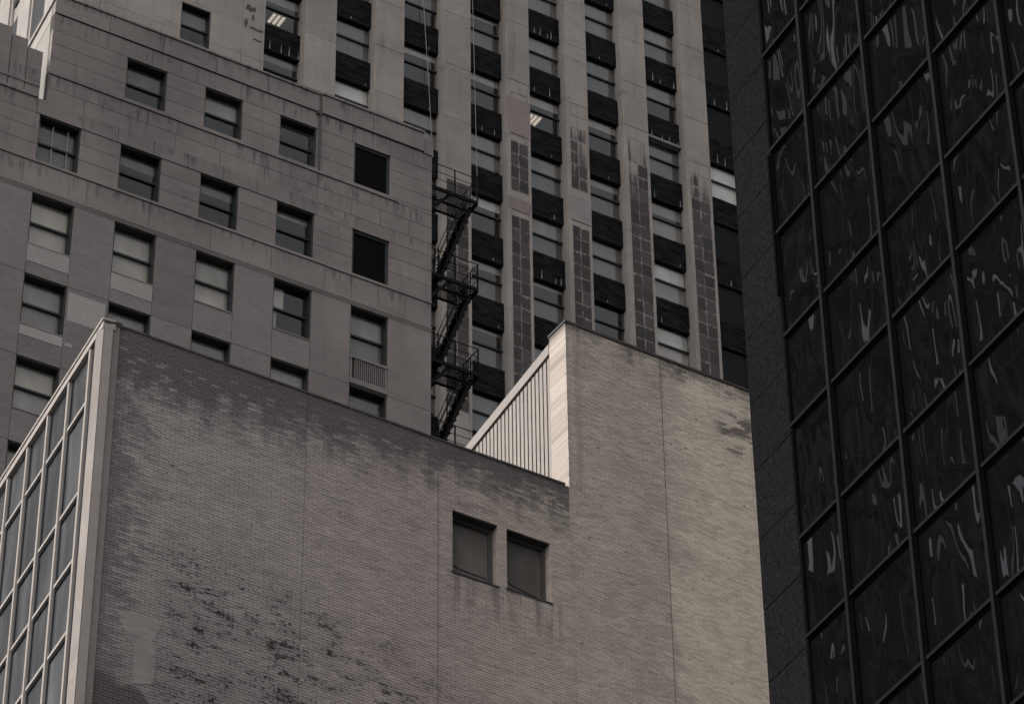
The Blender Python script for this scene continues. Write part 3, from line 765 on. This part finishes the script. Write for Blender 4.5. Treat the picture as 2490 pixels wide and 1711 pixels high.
# bays ------------------------------------------------------------
BAYS = [(-13.45, -11.47), (-9.95, -7.95), (-6.52, -4.48), (-3.07, -1.17), (.04, 2.01), (3.17, 5.15), (6.47, 8.55), (9.89, 12.0), (13.3, 16)]
DW = .43                                                # spandrel face behind the pier face
TOPS = [9.07 + ST * k for k in range(-6, 6)]
bright = {(1, 0): (BR_, BR_), (2, 0): (G_, G_), (6, -1): (BR_, G_), (6, -2): (BR_, P_), (7, 1): (BR_, BR_), (3, -1): ((BR_, 0, 1, .4), None), (2, 1): ((P_, 0, 1, .55), None), (3, 1): ((P_, 0, 1, .5), None),
          (5, 1): ((P_, 0, 1, .45), None), (4, 1): ((P_, 0, 1, .4), None), (0, 1): ((G_, 0, 1, .4), None), (6, 0): ((G_, 0, 1, .3), G_), (5, -2): (None, None), (6, -3): (None, None), (6, -4): (None, None), (5, -3): (None, None)}
lit = {(0, 1): (-13.2, -12.5), (4, 1): (.1, .75)}
streaky = {(4, 2): 5, (6, 2): 3, (6, 1): 4, (7, 2): 3, (7, 1): 3, (6, 0): 2, (6, -2): 2, (4, -2): 3, (4, 1): 2, (0, 0): 4, (3, 0): 2, (7, -1): 1, (4, -1): 1}
SPB = {}
for bi, (a, b) in enumerate(BAYS):
    xa, xb = a - .03, b + .02
    for k in range(-6, 6):
        wt = 9.07 + ST * k + DW * KT                     # window head
        wb = wt - 1.98
        nextb = wt + ST - 1.98
        if nextb < -14: continue
        s_ = MB().box(xa, xb, DW, DW + .25, Z + wt + .13, Z + nextb - .10).box(xa, xb, DW - .03, DW + .25, Z + wt + .06, Z + wt + .13).build('spandrel', M_SPAN, tw)
        if bi not in SPB:
            q_ = MB(); hh = nextb - wt - .23; nr = 7; rh = hh / nr
            for rr in range(nr):
                x_ = xa + (0 if rr % 2 else -.2)
                while x_ < xb:
                    x0_, x1_ = max(x_, xa) + .008, min(x_ + .41, xb) - .008
                    if x1_ - x0_ > .04: q_.box(x0_, x1_, DW - random.uniform(.006, .03), DW + .002, rr * rh + .008, (rr + 1) * rh - .008, skip=(3,))
                    x_ += .41
            SPB[bi] = q_.mesh('bricks', M_SPB)
        link('bricks', SPB[bi], s_, (0, 0, Z + wt + .13), 0, 'stuff')
        n = streaky.get((bi, k), 0)
        for q in range(n + random.choice([0, 1, 1, 2])):
            xx = a + .35 + (b - a - .2) * (q + random.uniform(.1, .8)) / max(n, 1); xx = min(xx, b + .05 - .02)
            h = random.uniform(.3, .62) if n else .2
            st_ = MB(); w0 = random.uniform(.012, .022)
            st_.face_prism([(xx - w0 * 1.5, Z + wt + .14), (xx + w0, Z + wt + .14), (xx + w0 * .6, Z + wt + .1 + h * .6), (xx + .005, Z + wt + .1 + h), (xx - w0 * .6, Z + wt + .1 + h * .5)], DW - .045, DW + .01)
            st_.build('lime_streak', M_STREAK, s_)
        if bi == 7 and k != 1:
            f = MB().box(xa, xb, DW + .2, DW + .24, Z + wb, Z + wt)
            w = f.build('louvre_window', M_LOUV, tw); sl = MB()
            for q in range(24):
                zz = Z + wb + 2.0 * q / 24; sl.box(xa, xb, DW + .1, DW + .19, zz, zz + .035)
            sl.build('louvre_slats', M_LOUV, w, kind='stuff'); continue
        ks = bright.get((bi, k))
        if ks is None: ks = random.choice([(G2_, G2_), (G2_, D_), (G_, (G2_, 0, 1, .3)), (D_, D_), (G_, D_), (G2_, None), ((G_, 0, 1, .5), D_), ((P_, 0, 1, .7), D_)])
        w = sash(tw, Z, xa, xb, wb - .10, wt + .22, DW + .13, ks, glass=M_PANE2, lin=.10)
        if (bi, k) in lit:
            l0, l1 = lit[(bi, k)]
            l0 += KS * 1.0; l1 += KS * 1.0; zc_ = Z + 11.43 + 1.0 * KT
            fx = root('ceiling_light', 'lit fluorescent ceiling light behind the window beside the ' + ('broken stone facing' if bi == 0 else 'pink patched pier'), 'light', TOW, group='lit ceiling lights in the tower')
            MB().box(l0, l1, 1.0, 1.62, zc_ + .06, zc_ + .10).build('housing', M_WHITE, fx)
            for q in range(3):
                piece('tube', fx, M_TUBE, l0 + .02 + q * (l1 - l0) / 3, l0 + .02 + q * (l1 - l0) / 3 + .12, 1.02, 1.60, zc_, zc_ + .05)
# pale ledge over one window
piece('sheet_metal_ledge', tw, M_PIPE, 6.42, 8.60, .28, .62, Z + 12.72 + .42, Z + 12.72 + .56)
# left flank of the tower
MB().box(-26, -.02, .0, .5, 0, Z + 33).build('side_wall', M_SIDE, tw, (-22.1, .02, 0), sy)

# ropes in front of the tower
def rope(label, p, q):
    mb = MB(); P0, Q0 = TOW.world(*p), TOW.world(*q); n = 8; pr_ = P0
    for i in range(1, n + 1):
        f = i / n; c = P0.lerp(Q0, f) + Vector((math.sin(f * 3.1) * .05, 0, 0)); mb.tube(pr_, c, .013, 5); pr_ = c
    o = mb.build('hanging_rope', M_CABLE); o['label'] = label; o['category'] = 'rope'; return o
rope('thin pale rope hanging down to the stone block corner beside the fire escape', (-6.9, -.6, 30.0), (-5.35, -.6, 5.9))
rope('thin pale rope hanging over the black window bay to the fire escape rail', (-3.75, -.6, 34.0), (-3.13, -.6, 5.8))
rope('faint thin rope hanging down the pale pier above the fire escape', (-5.6, -.3, 26.0), (-4.2, -.3, 6.5))

# ================================================================== DARK GLASS TOWER
Z = GLS.z0
gt = root('glass_tower', 'black glass and granite office tower with wavy reflections', 'tower', GLS)
GX1 = 40.0
MB().prism([(-1.18, .25), (GX1, .25), (GX1 + 3, 30), (1.5, 30)], 0, Z + 30).build('building_core', M_DARK, gt)
MB().box(-1.19, -.03, .05, .3, 0, Z + 30).box(-.03, GX1, .2, .3, 0, Z + 30).build('backing', M_GASK, gt)
PH = 1.3225
for k in range(-19, 9):
    z0 = -.115 + PH * k
    piece('granite_panel', gt, M_GRAN, -1.20, -.04, random.uniform(0, .004), .06, Z + z0 + .008, Z + z0 + PH - .008)
piece('granite_panel', gt, M_GRAN, -1.20, -.04, 0, .06, 0, Z - .115 - PH * 19 - .01)
piece('conduit', gt, M_MULLB, -.055, .0, -.05, .02, Z - 6.6, Z - 3.6)
tr = [.40 + 3.945 * k for k in range(-7, 4)]
lev = sorted([q for k in range(-7, 4) for q in (.41 + 3.945 * k, .41 + 3.945 * k + 2.15)])
mxs = [1.234 + 1.79 * k for k in range(0, 9)]
for q in mxs:
    piece('mullion', gt, M_MULL, q - .036, q + .036, -.075, .05, Z + lev[0], Z + lev[-1])
    piece('mullion_gasket', gt, M_MULLB, q + .037, q + .062, -.01, .05, Z + lev[0], Z + lev[-1])
piece('mullion', gt, M_MULLB, -.035, .035, -.01, .17, Z + lev[0], Z + lev[-1])
xs = [.036] + mxs
for i in range(len(xs) - 1):
    a, b = xs[i] + (.063 if i else .0), xs[i + 1] - .037
    for j in range(len(lev) - 1):
        piece('transom', gt, M_MULL, a, b, -.05, .05, Z + lev[j] - .03, Z + lev[j] + .03)
        piece('transom_gasket', gt, M_MULLB, a, b, .0, .05, Z + lev[j] - .062, Z + lev[j] - .031)
        p = piece('pane', gt, M_WAVY, a, b, .02, .04, Z + lev[j] + .031, Z + lev[j + 1] - .063)
        p.rotation_euler = (R(random.uniform(-.12, .12)), 0, R(random.uniform(-.15, .15)))

# ================================================================== OPPOSITE TOWER (beyond the left edge, seen in the glass)
OP = Frame((-100.0, 80.0), 59.0, 0)
op = root('mirrored_tower', 'brown stone office tower whose window grid is mirrored in the wavy black glass', 'tower', OP)
MB().box(-10, 52, .3, 30, 0, 158).build('wall', M_OPP, op)
cells = {}
for k in range(19):
    piece('pier', op, M_OPP2 if k % 2 else M_OPP, -9.6 + 3.2 * k, -8.3 + 3.2 * k, -.2, .3, 0, 158)
    if k == 18: break
    for j in range(16):
        z0 = 92 + 3.8 * j
        mt = random.choices(M_OPW, (3, 3, 5))[0]
        if k == 0: piece('string_course', op, M_OPB, -10, 52, -.28, .3, z0 - .95, z0 - .75)
        piece('window', op, mt, -7.85 + 3.2 * k, -7.85 + 3.2 * k + random.choice([.55, .8, 1.1]), .22, .32, z0, z0 + random.choice([1.5, 2.3, 2.6]))
